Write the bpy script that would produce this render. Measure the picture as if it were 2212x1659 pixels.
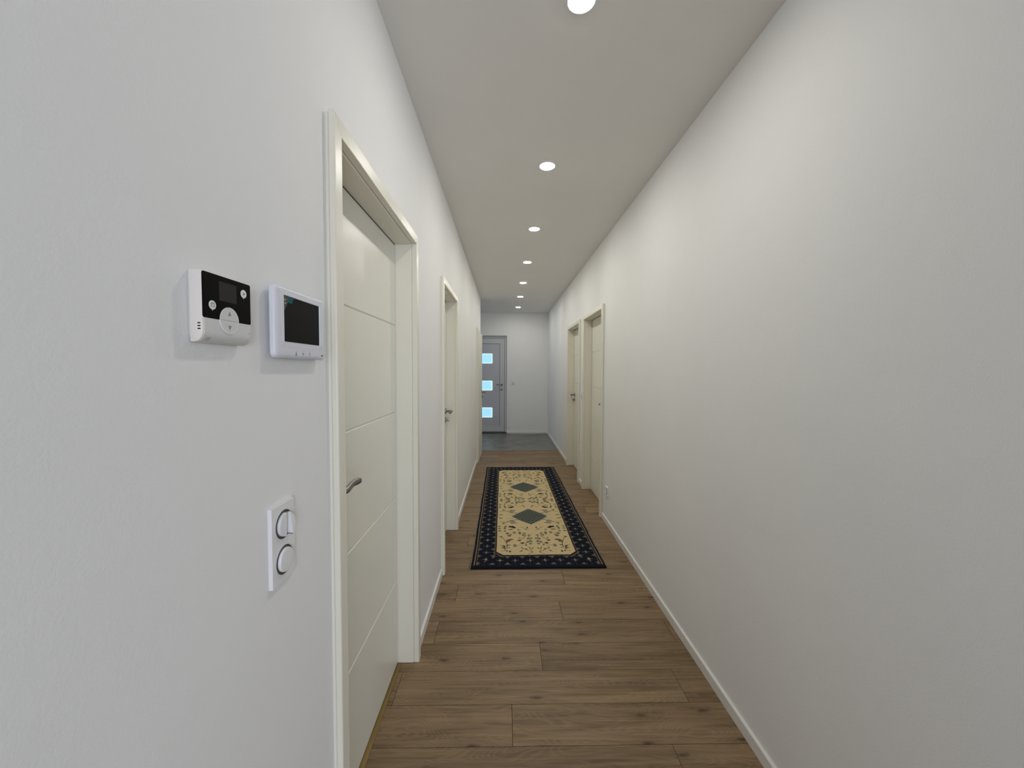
import bpy, bmesh, math, random
import numpy as np
from mathutils import Vector, Matrix

random.seed(7)
for o in list(bpy.data.objects):
    bpy.data.objects.remove(o)
C = bpy.data.collections.new('scene')
bpy.context.scene.collection.children.link(C)
sc = bpy.context.scene

# ------------------------------------------------------------------ camera
H_CAM = 1.44
yaw, pitch, roll = map(math.radians, (1.0, 2.17, 0.2))
FW = Vector((math.sin(yaw) * math.cos(pitch), math.cos(yaw) * math.cos(pitch), -math.sin(pitch)))
RT = Vector((math.cos(yaw), -math.sin(yaw), 0))
UP = RT.cross(FW)
R2 = RT * math.cos(roll) + UP * math.sin(roll)
U2 = -RT * math.sin(roll) + UP * math.cos(roll)
cam = bpy.data.objects.new('camera', bpy.data.cameras.new('camera'))
C.objects.link(cam)
cam.data.sensor_width = 36
cam.data.lens = 831 / 2212 * 36
cam.data.clip_start = 0.02
m = Matrix((R2, U2, -FW)).transposed().to_4x4()
m.translation = Vector((0, 0, H_CAM))
cam.matrix_world = m
sc.camera = cam

# ------------------------------------------------------------------ light, exposure
LAMP = 150.0          # emission of the downlight lenses
DAY_REAR = 95          # window of the living room behind the camera (W)
DAY_FOYER = 2.2       # window of the entrance lobby (W)
sc.view_settings.view_transform = 'Standard'
sc.view_settings.look = 'None'
sc.view_settings.gamma = 1
sc.view_settings.use_curve_mapping = False
sc.view_settings.exposure = 0.54
w = bpy.data.worlds.new('sky'); sc.world = w; w.use_nodes = True
w.node_tree.nodes['Background'].inputs[0].default_value = (.75, .86, 1, 1)
w.node_tree.nodes['Background'].inputs[1].default_value = 1.0


def area(name, loc, target, sx, sy, power, col):
    d = bpy.data.lights.new(name, 'AREA')
    d.shape = 'RECTANGLE'; d.size = sx; d.size_y = sy; d.energy = power; d.color = col
    o = bpy.data.objects.new(name, d); C.objects.link(o)
    o.location = loc
    o.rotation_euler = (Vector(target) - Vector(loc)).to_track_quat('-Z', 'Y').to_euler()
    return o


area('rear_window_daylight', (1.9, -4.93, 1.35), (1.9, 0, 1.35), 2.0, 2.0, DAY_REAR, (.80, .87, 1))
area('lobby_window_daylight', (-4.12, 7.95, 1.45), (2, 7.95, 1.45), 0.9, 1.3, DAY_FOYER, (.62, .80, 1))

# ------------------------------------------------------------------ dimensions
XL, XR = -.445, .953          # corridor walls
CEIL = 2.70
YE = 8.62                     # far wall
YLE = 6.90                    # end of the left wall
YT = 6.81                     # laminate / tile joint
YN = -1.1                     # corridor begins (room behind the camera)

# ------------------------------------------------------------------ materials
MATS = {}


def new_mat(name):
    m = bpy.data.materials.new(name); m.use_nodes = True
    n = m.node_tree.nodes; l = m.node_tree.links
    return m, n, l, n['Principled BSDF']


def plain(name, col, rough=.5, metal=0., bump=0., scale=200., var=0., emit=None, estr=0., coat=0., spec=.5):
    if name in MATS: return MATS[name]
    m, n, l, b = new_mat(name)
    b.inputs['Base Color'].default_value = (*col, 1)
    b.inputs['Roughness'].default_value = rough
    b.inputs['Metallic'].default_value = metal
    b.inputs['Specular IOR Level'].default_value = spec
    b.inputs['Coat Weight'].default_value = coat
    tc = n.new('ShaderNodeTexCoord')
    nz = n.new('ShaderNodeTexNoise'); nz.inputs['Scale'].default_value = scale
    nz.inputs['Detail'].default_value = 4
    l.new(tc.outputs['Object'], nz.inputs['Vector'])
    if bump:
        bp = n.new('ShaderNodeBump'); bp.inputs['Strength'].default_value = bump
        bp.inputs['Distance'].default_value = .002
        l.new(nz.outputs['Fac'], bp.inputs['Height'])
        l.new(bp.outputs['Normal'], b.inputs['Normal'])
    if var:
        n2 = n.new('ShaderNodeTexNoise'); n2.inputs['Scale'].default_value = 2.5
        n2.inputs['Detail'].default_value = 3
        l.new(tc.outputs['Object'], n2.inputs['Vector'])
        r = n.new('ShaderNodeValToRGB')
        r.color_ramp.elements[0].position = .3
        r.color_ramp.elements[1].position = .7
        r.color_ramp.elements[0].color = (*[c * (1 - var) for c in col], 1)
        r.color_ramp.elements[1].color = (*[min(1, c * (1 + var)) for c in col], 1)
        l.new(n2.outputs['Fac'], r.inputs['Fac'])
        l.new(r.outputs['Color'], b.inputs['Base Color'])
    if emit:
        b.inputs['Emission Color'].default_value = (*emit, 1)
        b.inputs['Emission Strength'].default_value = estr
    MATS[name] = m
    return m


PAINT = plain('wall paint', (.85, .85, .845), .75, bump=.25, scale=260, var=.012)
CEILP = plain('ceiling paint', (.83, .815, .78), .85, bump=.2, scale=260, var=.01)
LACQ = plain('cream lacquer', (.83, .80, .69), .32, bump=.04, scale=700, var=.01)
LEAFM = plain('door leaf lacquer', (.81, .80, .71), .33, bump=.03, scale=500, var=.01)
SKIRT = plain('baseboard white', (.80, .79, .76), .4, var=.01)
STEEL = plain('brushed steel', (.27, .255, .235), .3, 1., bump=.05, scale=900)
BLACKG = plain('dark gap', (.02, .018, .015), .8)
BRASS = plain('brass strip', (.27, .185, .06), .45, .3, bump=.1, scale=400, var=.12)
WHITEP = plain('white plastic', (.83, .83, .84), .35, bump=.02, scale=900)
LILACP = plain('cool white plastic', (.74, .75, .82), .38, bump=.03, scale=900)
WARMP = plain('warm white plastic', (.82, .77, .72), .5, bump=.03, scale=900)
GREYP = plain('light grey plastic', (.70, .71, .69), .45, bump=.03, scale=900)
BLACKP = plain('black gloss plastic', (.0012, .0012, .0015), .5, spec=.06)
SCREEN = plain('dark lcd', (.030, .029, .027), .5, spec=.08)
SCREEN2 = plain('monitor glass', (.0055, .0055, .0048), .45, spec=.06)
PRINTG = plain('grey print', (.28, .28, .27), .6)
PRINTL = plain('light grey print', (.50, .51, .51), .6)
PRINTD = plain('dark print', (.05, .055, .07), .6)
TEAL = plain('teal film tab', (.0, .115, .115), .5, spec=.1)
FILM = plain('clear film corner', (.07, .072, .065), .35, spec=.2)
RINGM = plain('charcoal plastic ring', (.07, .068, .065), .5)
ENTR = plain('entrance door lilac white', (.56, .58, .59), .4, bump=.03, scale=600)
ENTF = plain('entrance frame', (.60, .61, .62), .4)
PANE = plain('frosted pane', (.2, .3, .35), .4, emit=(.30, .62, .80), estr=.76, var=.03)  # emission stands in for daylight coming through the glass
PRIM = plain('pane rim glow', (.9, .9, .9), .3, emit=(.66, .80, .82), estr=.80)  # rim glows too, its daylit brightness put in as emission
LENS = plain('lit lens', (.9, .9, .9), .4, emit=(1., .975, .90), estr=LAMP)
SUB = plain('underfloor', (.03, .022, .015), .9)


def wood_mat():
    m, n, l, b = new_mat('oak laminate')
    def math_(op, a, bb=None, clamp=False):
        q = n.new('ShaderNodeMath'); q.operation = op; q.use_clamp = clamp
        for i, v in enumerate((a, bb)):
            if v is None: continue
            if isinstance(v, (int, float)): q.inputs[i].default_value = v
            else: l.new(v, q.inputs[i])
        return q.outputs[0]
    tc = n.new('ShaderNodeTexCoord'); oi = n.new('ShaderNodeObjectInfo')
    off = n.new('ShaderNodeVectorMath'); off.operation = 'SCALE'
    off.inputs[0].default_value = (37.3, 11.7, 23.1)
    l.new(oi.outputs['Random'], off.inputs['Scale'])
    add = n.new('ShaderNodeVectorMath'); add.operation = 'ADD'
    l.new(tc.outputs['Object'], add.inputs[0]); l.new(off.outputs[0], add.inputs[1])
    def mapped(sx, sy):
        mp = n.new('ShaderNodeMapping'); mp.inputs['Scale'].default_value = (sx, sy, 1)
        l.new(add.outputs[0], mp.inputs['Vector']); return mp.outputs[0]
    def noise(vec, scale, detail, dist=0., rough=.5):
        q = n.new('ShaderNodeTexNoise'); q.inputs['Scale'].default_value = scale
        q.inputs['Detail'].default_value = detail; q.inputs['Distortion'].default_value = dist
        q.inputs['Roughness'].default_value = rough
        l.new(vec, q.inputs['Vector']); return q.outputs['Fac']
    fine = noise(mapped(3.0, 75), 1.0, 6, .5, .6)
    broad = noise(mapped(1.1, 9), 1.0, 4, 1.2)
    # cathedral rings: contour lines of a smooth stretched field
    field = noise(mapped(1.6, 6.5), 1.0, 1.5, .8)
    rings = math_('SINE', math_('MULTIPLY', field, 120))
    rings = math_('MULTIPLY', math_('POWER', math_('ABSOLUTE', rings), 3.0), 1.0)
    # knots
    vo = n.new('ShaderNodeTexVoronoi'); vo.inputs['Scale'].default_value = 1.0; vo.voronoi_dimensions = '2D'
    l.new(mapped(2.6, 8.0), vo.inputs['Vector'])
    # warp distance a little
    kd = math_('ADD', vo.outputs['Distance'], math_('MULTIPLY', math_('SUBTRACT', noise(mapped(30, 60), 1, 3), .5), .12))
    gate = math_('GREATER_THAN', n.new('ShaderNodeSeparateColor').outputs[0], .45)
    sep = gate.node.inputs[0].links[0].from_node
    l.new(vo.outputs['Color'], sep.inputs[0])
    knot = math_('MULTIPLY', math_('SUBTRACT', 1.0, math_('DIVIDE', kd, .085), True), gate)
    halo = math_('MULTIPLY', math_('SUBTRACT', 1.0, math_('DIVIDE', kd, .30), True), gate)
    # base ramp
    v = math_('ADD', math_('MULTIPLY', fine, .55), math_('MULTIPLY', broad, .45))
    rp = n.new('ShaderNodeValToRGB'); e = rp.color_ramp.elements
    e[0].position = .39; e[0].color = (0.142, 0.086, 0.040, 1)
    e[1].position = .62; e[1].color = (0.289, 0.191, 0.097, 1)
    k = rp.color_ramp.elements.new(.5); k.color = (0.215, 0.136, 0.066, 1)
    l.new(v, rp.inputs['Fac'])
    def mix(a, col, fac, mode='MIX'):
        q = n.new('ShaderNodeMix'); q.data_type = 'RGBA'; q.blend_type = mode
        l.new(a, q.inputs['A'])
        if isinstance(col, tuple): q.inputs['B'].default_value = (*col, 1)
        else: l.new(col, q.inputs['B'])
        l.new(fac, q.inputs['Factor']); return q.outputs['Result']
    c = mix(rp.outputs['Color'], (0.357, 0.246, 0.133), math_('MULTIPLY', rings, math_('MULTIPLY', broad, .5)))
    c = mix(c, (0.131, 0.077, 0.036), math_('MULTIPLY', halo, .55))
    c = mix(c, (0.047, 0.026, 0.012), math_('MULTIPLY', knot, .9))
    hs = n.new('ShaderNodeHueSaturation')
    l.new(c, hs.inputs['Color'])
    hs.inputs['Saturation'].default_value = .95
    l.new(math_('ADD', .93, math_('MULTIPLY', oi.outputs['Random'], .14)), hs.inputs['Value'])
    l.new(hs.outputs['Color'], b.inputs['Base Color'])
    b.inputs['Roughness'].default_value = .5; b.inputs['Specular IOR Level'].default_value = .35
    bp = n.new('ShaderNodeBump'); bp.inputs['Strength'].default_value = .12; bp.inputs['Distance'].default_value = .001
    l.new(fine, bp.inputs['Height']); l.new(bp.outputs['Normal'], b.inputs['Normal'])
    return m


def stone_mat():
    m, n, l, b = new_mat('grey stone tile')
    tc = n.new('ShaderNodeTexCoord')
    a = n.new('ShaderNodeTexNoise'); a.inputs['Scale'].default_value = 3.2; a.inputs['Detail'].default_value = 8
    a.inputs['Distortion'].default_value = 1.5
    l.new(tc.outputs['Object'], a.inputs['Vector'])
    r = n.new('ShaderNodeValToRGB'); e = r.color_ramp.elements
    e[0].position = .3; e[0].color = (.10, .10, .088, 1)
    e[1].position = .75; e[1].color = (.235, .235, .21, 1)
    l.new(a.outputs['Fac'], r.inputs['Fac']); l.new(r.outputs['Color'], b.inputs['Base Color'])
    b.inputs['Roughness'].default_value = .38
    return m


WOOD = wood_mat()
STONE = stone_mat()

# ------------------------------------------------------------------ object helpers
WO = {}     # world origin of every object (no object is rotated)


def props(o, label=None, cat=None, group=None, kind=None):
    if label: o['label'] = label
    if cat: o['category'] = cat
    if group: o['group'] = group
    if kind: o['kind'] = kind
    return o


def empty(name, loc, label=None, cat=None, group=None, kind=None):
    o = bpy.data.objects.new(name, None); C.objects.link(o)
    o.empty_display_size = .05
    o.location = loc; WO[o.name] = Vector(loc)
    return props(o, label, cat, group, kind)


def obj(name, bm, mat, parent=None, label=None, cat=None, group=None, kind=None, smooth=False):
    """bm is in world coordinates; the origin goes to the bottom centre of its box"""
    xs = [v.co for v in bm.verts]
    lo = Vector([min(c[i] for c in xs) for i in range(3)]); hi = Vector([max(c[i] for c in xs) for i in range(3)])
    O = Vector(((lo.x + hi.x) / 2, (lo.y + hi.y) / 2, lo.z))
    for v in bm.verts: v.co -= O
    bmesh.ops.recalc_face_normals(bm, faces=bm.faces)
    me = bpy.data.meshes.new(name)
    if smooth:
        for f in bm.faces: f.smooth = True
        for ed in bm.edges:
            if len(ed.link_faces) == 2 and ed.calc_face_angle(0) > math.radians(38): ed.smooth = False
    bm.to_mesh(me); bm.free()
    me.materials.append(mat)
    o = bpy.data.objects.new(name, me); C.objects.link(o)
    WO[o.name] = O
    if parent:
        o.parent = parent; o.location = O - WO[parent.name]
    else:
        o.location = O
    return props(o, label, cat, group, kind)


def box(bm, x0, x1, y0, y1, z0, z1, bev=0., seg=2):
    r = bmesh.ops.create_cube(bm, size=1)
    vs = r['verts']
    for v in vs:
        v.co = Vector(((x0 + x1) / 2 + v.co.x * (x1 - x0), (y0 + y1) / 2 + v.co.y * (y1 - y0), (z0 + z1) / 2 + v.co.z * (z1 - z0)))
    if bev:
        es = list({e for v in vs for e in v.link_edges})
        bmesh.ops.bevel(bm, geom=es, offset=bev, segments=seg, profile=.5, affect='EDGES')
    return bm


def B(*a, **k):
    return box(bmesh.new(), *a, **k)


def loft(bm, rings, cap=True, closed=True):
    """rings: list of lists of Vectors with equal count"""
    vr = [[bm.verts.new(p) for p in r] for r in rings]
    n = len(vr[0])
    for a, b in zip(vr, vr[1:]):
        for i in range(n if closed else n - 1):
            j = (i + 1) % n
            bm.faces.new((a[i], a[j], b[j], b[i]))
    if cap:
        bm.faces.new(vr[0]); bm.faces.new(list(reversed(vr[-1])))
    return bm


def rot_verts(bm, pivot, ang):
    M = Matrix.Rotation(ang, 3, 'Z'); p = Vector(pivot)
    for v in bm.verts: v.co = M @ (v.co - p) + p
    return bm


class Frame:
    """wall frame: s to the right as one faces the wall, t up, n out of the wall"""
    def __init__(self, side, x, y, z=0, rot=0., pivot=None):
        self.o = Vector((x, y, z))
        if side == 'left': self.s, self.n = Vector((0, 1, 0)), Vector((1, 0, 0))
        elif side == 'right': self.s, self.n = Vector((0, -1, 0)), Vector((-1, 0, 0))
        elif side == 'far': self.s, self.n = Vector((1, 0, 0)), Vector((0, -1, 0))
        self.t = Vector((0, 0, 1))
        self.M = Matrix.Rotation(rot, 3, 'Z'); self.p = Vector(pivot or (0, 0, 0))

    def __call__(self, s, t, n):
        p = self.o + self.s * s + self.t * t + self.n * n
        return self.M @ (p - self.p) + self.p


def rrect(w, h, r, k=5):
    pts = []
    for cx, cy, a0 in ((w / 2 - r, h / 2 - r, 0), (-w / 2 + r, h / 2 - r, 90), (-w / 2 + r, -h / 2 + r, 180), (w / 2 - r, -h / 2 + r, 270)):
        for i in range(k + 1):
            a = math.radians(a0 + 90 * i / k)
            pts.append((cx + r * math.cos(a), cy + r * math.sin(a)))
    return pts


def plate(F, cs, ct, w, h, r, n0, n1, bev=.001, k=5, bm=None):
    """rounded rectangle slab with a softened front edge"""
    bm = bm or bmesh.new()
    rings = []
    steps = [(0, n0), (0, n1 - bev), (bev * .3, n1 - bev * .3), (bev, n1)] if bev else [(0, n0), (0, n1)]
    for ins, n in steps:
        rings.append([F(cs + a, ct + b, n) for a, b in rrect(w - 2 * ins, h - 2 * ins, max(r - ins, .0002), k)])
    return loft(bm, rings)


def disc(F, cs, ct, r, n0, n1, bev=.0005, k=36, bm=None):
    bm = bm or bmesh.new()
    steps = [(0, n0), (0, n1 - bev), (bev * .3, n1 - bev * .3), (bev, n1)]
    return loft(bm, [[F(cs + (r - i) * math.cos(2 * math.pi * q / k), ct + (r - i) * math.sin(2 * math.pi * q / k), n) for q in range(k)] for i, n in steps])


def ring(F, cs, ct, r0, r1, n0, n1, k=36, bm=None):
    bm = bm or bmesh.new()
    prof = [(r1, n0), (r1, n1), (r0, n1), (r0, n0), (r1, n0)]
    rs = [[F(cs + r * math.cos(2 * math.pi * q / k), ct + r * math.sin(2 * math.pi * q / k), n) for q in range(k)] for r, n in prof[:4]]
    vr = [[bm.verts.new(p) for p in r] for r in rs]
    for a in range(4):
        A, Bq = vr[a], vr[(a + 1) % 4]
        for i in range(k):
            j = (i + 1) % k
            bm.faces.new((A[i], A[j], Bq[j], Bq[i]))
    return bm


def poly(F, pts, n0, n1, bm=None):
    bm = bm or bmesh.new()
    return loft(bm, [[F(a, b, n0) for a, b in pts], [F(a, b, n1) for a, b in pts]])


def sweep(F, path, rad, k=14, bm=None, round_end=True):
    """tube through (s,t,n) points with (rt, rn) radii; section lies across the path"""
    bm = bm or bmesh.new()
    P = [Vector(p) for p in path]
    rings = []
    for i, p in enumerate(P):
        d = (P[min(i + 1, len(P) - 1)] - P[max(i - 1, 0)]).normalized()
        up = Vector((0, 1, 0))
        side = d.cross(up).normalized()
        a, b = rad[i]
        rings.append([F(*(p + up * a * math.sin(2 * math.pi * q / k) + side * b * math.cos(2 * math.pi * q / k))) for q in range(k)])
    return loft(bm, rings)


# ------------------------------------------------------------------ room shell
def wall_x(name, xface, xback, y0, y1, openings, label, z1=CEIL):
    """wall parallel to Y with openings (ya, yb, ztop)"""
    bm = bmesh.new()
    a, b = sorted((xface, xback))
    y = y0
    for ya, yb, zt in openings:
        box(bm, a, b, y, ya, 0, z1); box(bm, a, b, ya, yb, zt, z1); y = yb
    box(bm, a, b, y, y1, 0, z1)
    return obj(name, bm, PAINT, label=label, cat='wall', kind='structure')


# rough openings are a little larger than the linings
DOORS = {  # inner near, inner far
    1: ('left', 1.022, 1.842), 2: ('left', 2.693, 3.400), 3: ('left', 5.915, 6.545),
    4: ('right', 3.744, 4.566), 5: ('right', 4.905, 5.738)}
LINT = 2.026
G = .014
ops = lambda side: [(a - G, b + G, LINT + G) for s, a, b in DOORS.values() if s == side]
wall_x('wall_left', XL, XL - .22, YN, YLE, ops('left'), 'white plastered wall along the left of the corridor')
wall_x('wall_right', XR, XR + .22, YN, YE, ops('right'), 'white plastered wall along the right of the corridor')

bm = bmesh.new()
EX0, EX1, EZ = -.913, .033, 2.193      # entrance door opening
box(bm, -4.2, EX0, YE, YE + .3, 0, CEIL); box(bm, EX1, XR + .22, YE, YE + .3, 0, CEIL)
box(bm, EX0, EX1, YE, YE + .3, EZ, CEIL)
obj('wall_far', bm, PAINT, label='white wall at the far end around the entrance door', cat='wall', kind='structure')
bm = bmesh.new()   # lobby left wall with window opening
box(bm, -4.4, -4.2, YLE - .22, 7.45, 0, CEIL); box(bm, -4.4, -4.2, 8.45, YE + .3, 0, CEIL)
box(bm, -4.4, -4.2, 7.45, 8.45, 0, .75); box(bm, -4.4, -4.2, 7.45, 8.45, 2.15, CEIL)
obj('wall_lobby_left', bm, PAINT, label='lobby wall hidden left of the corridor end', cat='wall', kind='structure')
obj('wall_lobby_front', B(-4.2, XL - .22, YLE - .22, YLE, 0, CEIL), PAINT, label='lobby wall hidden behind the corridor wall', cat='wall', kind='structure')
# room behind the camera
bm = bmesh.new()
box(bm, -2.2, .85, -5.2, -5.0, 0, CEIL); box(bm, 2.95, 3.4, -5.2, -5.0, 0, CEIL)
box(bm, .85, 2.95, -5.2, -5.0, 0, .3); box(bm, .85, 2.95, -5.2, -5.0, 2.4, CEIL)
obj('wall_rear', bm, PAINT, label='rear wall with window behind the camera', cat='wall', kind='structure')
obj('wall_rear_left', B(-2.4, -2.2, -5.2, YN, 0, CEIL), PAINT, label='side wall of the room behind the camera, left', cat='wall', kind='structure')
obj('wall_rear_right', B(3.4, 3.6, -5.2, YN, 0, CEIL), PAINT, label='side wall of the room behind the camera, right', cat='wall', kind='structure')
bm = bmesh.new()
box(bm, -2.4, XL - .22, YN, YN + .2, 0, CEIL); box(bm, XR + .22, 3.6, YN, YN + .2, 0, CEIL)
obj('wall_rear_front', bm, PAINT, label='wall stubs either side of the corridor mouth behind the camera', cat='wall', kind='structure')
obj('ceiling', B(-4.4, 3.6, -5.2, YE + .3, CEIL, CEIL + .15), CEILP, label='flat matt white corridor ceiling', cat='ceiling', kind='structure')

# floor: every laminate plank is a piece
floor = empty('floor', (.25, 2.8, -.02), 'brown oak laminate planks laid across the corridor', 'floor', kind='structure')
obj('underlay', B(-.665, 1.17, YN, YT, -.02, -.0085), SUB, floor)
ROW0, PITCH, PL = 1.417, .1845, 1.285
known = {-1: .646, 0: .032, 1: .802, 2: .184, 3: -.373, 4: .337, 5: -.308, 6: .405}
rng = random.Random(3)
k0 = math.floor((YN - ROW0) / PITCH); k1 = math.ceil((YT - ROW0) / PITCH)
j = .2
for k in range(k0, k1):
    ya, yb = max(YN, ROW0 + k * PITCH), min(YT, ROW0 + (k + 1) * PITCH)
    if yb - ya < .01: continue
    j = known.get(k, None) if k in known else (j + rng.choice((.43, .62, .78, -.35)))
    while j > .95: j -= PL
    while j < -.62: j += PL
    if j > .95: j -= PL
    if k == 5: cuts = [-.308]
    else: cuts = [c for c in (j - PL, j, j + PL) if -.62 < c < 1.12]
    edges = [-.66] + cuts + [1.165]
    g = .0007
    for a, b in zip(edges, edges[1:]):
        obj('plank', B(a + g, b - g, ya + g, yb - g, -.0085, 0, bev=.0007, seg=1), WOOD, floor)
bm = bmesh.new()
box(bm, -4.4, XR + .22, YT + .004, YE + .3, -.02, 0, bev=.001, seg=1)
obj('floor.001', bm, STONE, label='grey stone-look lobby floor before the entrance door', cat='floor', kind='structure')
obj('trim_1', B(-.665, 1.165, YT - .006, YT + .010, -.002, .0025, bev=.001), plain('joint strip', (.19, .17, .14), .5),
    label='thin strip where the laminate meets the grey tile', cat='trim', kind='structure')
obj('floor.002', B(-2.4, 3.6, -5.2, YN, -.02, 0), WOOD, label='floor of the room behind the camera', cat='floor', kind='structure')

# baseboards
def base_x(name, side, y0, y1):
    x = XL if side == 'left' else XR
    s = 1 if side == 'left' else -1
    prof = [(0, 0), (.0115, 0), (.0115, .047), (.0095, .0495), (.0, .0505)]
    bm = bmesh.new()
    loft(bm, [[Vector((x + s * a, y, b)) for a, b in prof] for y in (y0, y1)])
    obj(name, bm, SKIRT, label=f'white baseboard on the {side} wall, {BL[(side, round(y0, 1))]}', cat='baseboard', kind='structure')


CW = .049
BL = {('left', -1.1): 'before the nearest door', ('left', 1.9): 'between the nearest door and the next one', ('left', 3.4): 'along the rug',
      ('left', 6.6): 'last short piece', ('right', -1.1): 'the long piece before the doors', ('right', 4.6): 'short piece between the two doors',
      ('right', 5.8): 'beyond both doors'}
base_x('baseboard_left', 'left', YN, 1.022 - CW)
base_x('baseboard_left', 'left', 1.842 + CW, 2.693 - CW)
base_x('baseboard_left', 'left', 3.400 + CW, 5.915 - CW)
base_x('baseboard_left', 'left', 6.545 + CW, YLE)
base_x('baseboard_right', 'right', YN, 3.744 - CW)
base_x('baseboard_right', 'right', 4.566 + CW, 4.905 - CW)
base_x('baseboard_right', 'right', 5.738 + CW, YE)
bm = bmesh.new()
prof = [(0, 0), (.0115, 0), (.0115, .047), (.0095, .0495), (.0, .0505)]
loft(bm, [[Vector((x, YE - a, b)) for a, b in prof] for x in (EX1, XR - .0115)])
obj('baseboard_far', bm, SKIRT, label='white baseboard along the far wall', cat='baseboard', kind='structure')


# ------------------------------------------------------------------ doors
def arc(cx, cy, r, a0, a1, k):
    return [(cx + r * math.cos(math.radians(a0 + (a1 - a0) * i / k)), cy + r * math.sin(math.radians(a0 + (a1 - a0) * i / k))) for i in range(k + 1)]


CPROF = [(.0065, 0), (.0065, .0015), (.0045, .0035), (.0045, .0232), (.0058, .0243), (.0072, .0246)] + arc(CW - .0045, .0201, .0045, 90, 0, 5) + [(CW, .011), (CW - .0045, .006), (CW - .0045, 0)]


def lever_handle(F, cs, ct, sgn, leaf, turn):
    """F frame with n = 0 on the leaf face; lever points to +s*sgn"""
    obj('rose', disc(F, cs, ct, .026, 0, .009, .002), STEEL, leaf, smooth=True)
    path = [(0, 0, .006), (0, 0, .03), (0, 0, .044), (.004 * sgn, 0, .054), (.014 * sgn, 0, .0605), (.03 * sgn, 0, .061),
            (.05 * sgn, 0, .058), (.07 * sgn, 0, .055), (.09 * sgn, 0, .054), (.105 * sgn, 0, .0565), (.117 * sgn, 0, .060), (.124 * sgn, 0, .063), (.127 * sgn, 0, .0645)]
    rad = [(.0095, .0095)] * 4 + [(.0095, .009), (.0105, .0085)] + [(.011, .0075)] * 3 + [(.0112, .0074), (.0110, .0072), (.0085, .0055), (.003, .002)]
    obj('lever', sweep(F, [(cs + a, ct + b, c) for a, b, c in path], rad, 18), STEEL, leaf, smooth=True)
    if turn:
        bm = disc(F, cs, ct - .075, .025, 0, .008, .002)
        disc(F, cs, ct - .075, .007, .006, .022, .001, 16, bm)
        plate(F, cs, ct - .075, .010, .026, .004, .018, .034, .003, 3, bm)
        obj('thumb_turn', bm, STEEL, leaf, smooth=True)


def make_door(k, handle_at, turn, label, pull=False, hz=1.082):
    side, a, b = DOORS[k]
    xw = XL if side == 'left' else XR
    sg = 1 if side == 'left' else -1           # out of the wall
    X = lambda n: xw + sg * n
    d = empty(f'door_{k}', (X(-.05), (a + b) / 2, 0), label, 'door', kind='structure')
    # casing, mitred at the corners
    for end, yi, o in (('near', a, -1), ('far', b, 1)):
        bm = bmesh.new()
        loft(bm, [[Vector((X(n), yi + o * w_, 0)) for w_, n in CPROF], [Vector((X(n), yi + o * w_, LINT + w_ - .0005)) for w_, n in CPROF]])
        obj('casing', bm, LACQ, d)
    bm = bmesh.new()
    loft(bm, [[Vector((X(n), a - w_ + .0003, LINT + w_ + .0005)) for w_, n in CPROF], [Vector((X(n), b + w_ - .0003, LINT + w_ + .0005)) for w_, n in CPROF]])
    obj('casing', bm, LACQ, d)
    # linings
    D = -.077 if not pull else -.16
    D2 = -.15 if not pull else -.20
    th = .013
    for yi, o in ((a, -1), (b, 1)):
        y0, y1 = sorted((yi, yi + o * th))
        obj('jamb', B(*sorted((X(D2), X(-.0003))), y0, y1, 0, LINT + th, bev=.0028), LACQ, d)
    obj('jamb_head', B(*sorted((X(D2), X(-.0003))), a + .0005, b - .0005, LINT, LINT + th, bev=.0028), LACQ, d)
    # leaf with four routed grooves
    gz = [.421, .826, 1.234, 1.646]
    if pull:
        n1 = .034; n0 = -.006; ya, yb = a + .005, b - .004; zt = LINT - .004
        pivot = (X(n1), ya, 0); rot = -math.radians(1.6) * sg
    else:
        n1 = D; n0 = D - .04; ya, yb = a + .004, b - .006; zt = LINT - .004
        pivot = None; rot = 0.
    zb = .009
    F = Frame(side, X(0), 0, 0, rot, pivot or (0, 0, 0))
    prof = [(n0, zb), (n1 - .001, zb), (n1, zb + .001)]
    for g in gz:
        prof += [(n1, g - .0045), (n1 - .0045, g - .0008), (n1 - .0045, g + .0008), (n1, g + .0045)]
    prof += [(n1, zt - .001), (n1 - .001, zt), (n0, zt)]
    ss = (ya, yb) if side == 'left' else (-ya, -yb)
    Ff = F if side == 'left' else F
    bm = bmesh.new()
    loft(bm, [[F(s, t, n) for n, t in prof] for s in ss])
    leaf = obj('leaf', bm, LEAFM, d)
    # handle
    yh = (ya + .068) if handle_at == 'near' else (yb - .058)
    cs = yh if side == 'left' else -yh
    sgn = (1 if handle_at == 'near' else -1) * (1 if side == 'left' else -1)
    Fh = Frame(side, X(n1), 0, 0, rot, pivot or (0, 0, 0))
    lever_handle(Fh, cs, hz, sgn, leaf, turn)
    if pull:  # black strips fill the gaps round the leaf, standing in for their shade
        obj('gap_shade_strip', B(*sorted((X(-.02), X(.020))), a, a + .0045, 0, LINT), BLACKG, d)
    else:
        obj('gap_shade_strip', B(*sorted((X(D - .03), X(D - .002))), a, a + .003, 0, LINT), BLACKG, d)
        obj('gap_shade_strip', B(*sorted((X(D - .03), X(D - .006))), b - .006, b, 0, LINT), BLACKG, d)
        obj('gap_shade_strip', B(*sorted((X(D - .03), X(D - .0005))), a, b, LINT - .0035, LINT), BLACKG, d)
        obj('threshold', B(*sorted((X(D - .006), X(D + .018))), a + .0005, b - .0005, -.001, .0035, bev=.001), BRASS, d, label='brass-coloured threshold strip')
        obj('dark_gap', B(*sorted((X(D - .04), X(D - .004))), a, b, .0, .010), BLACKG, d)
    return d


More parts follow.
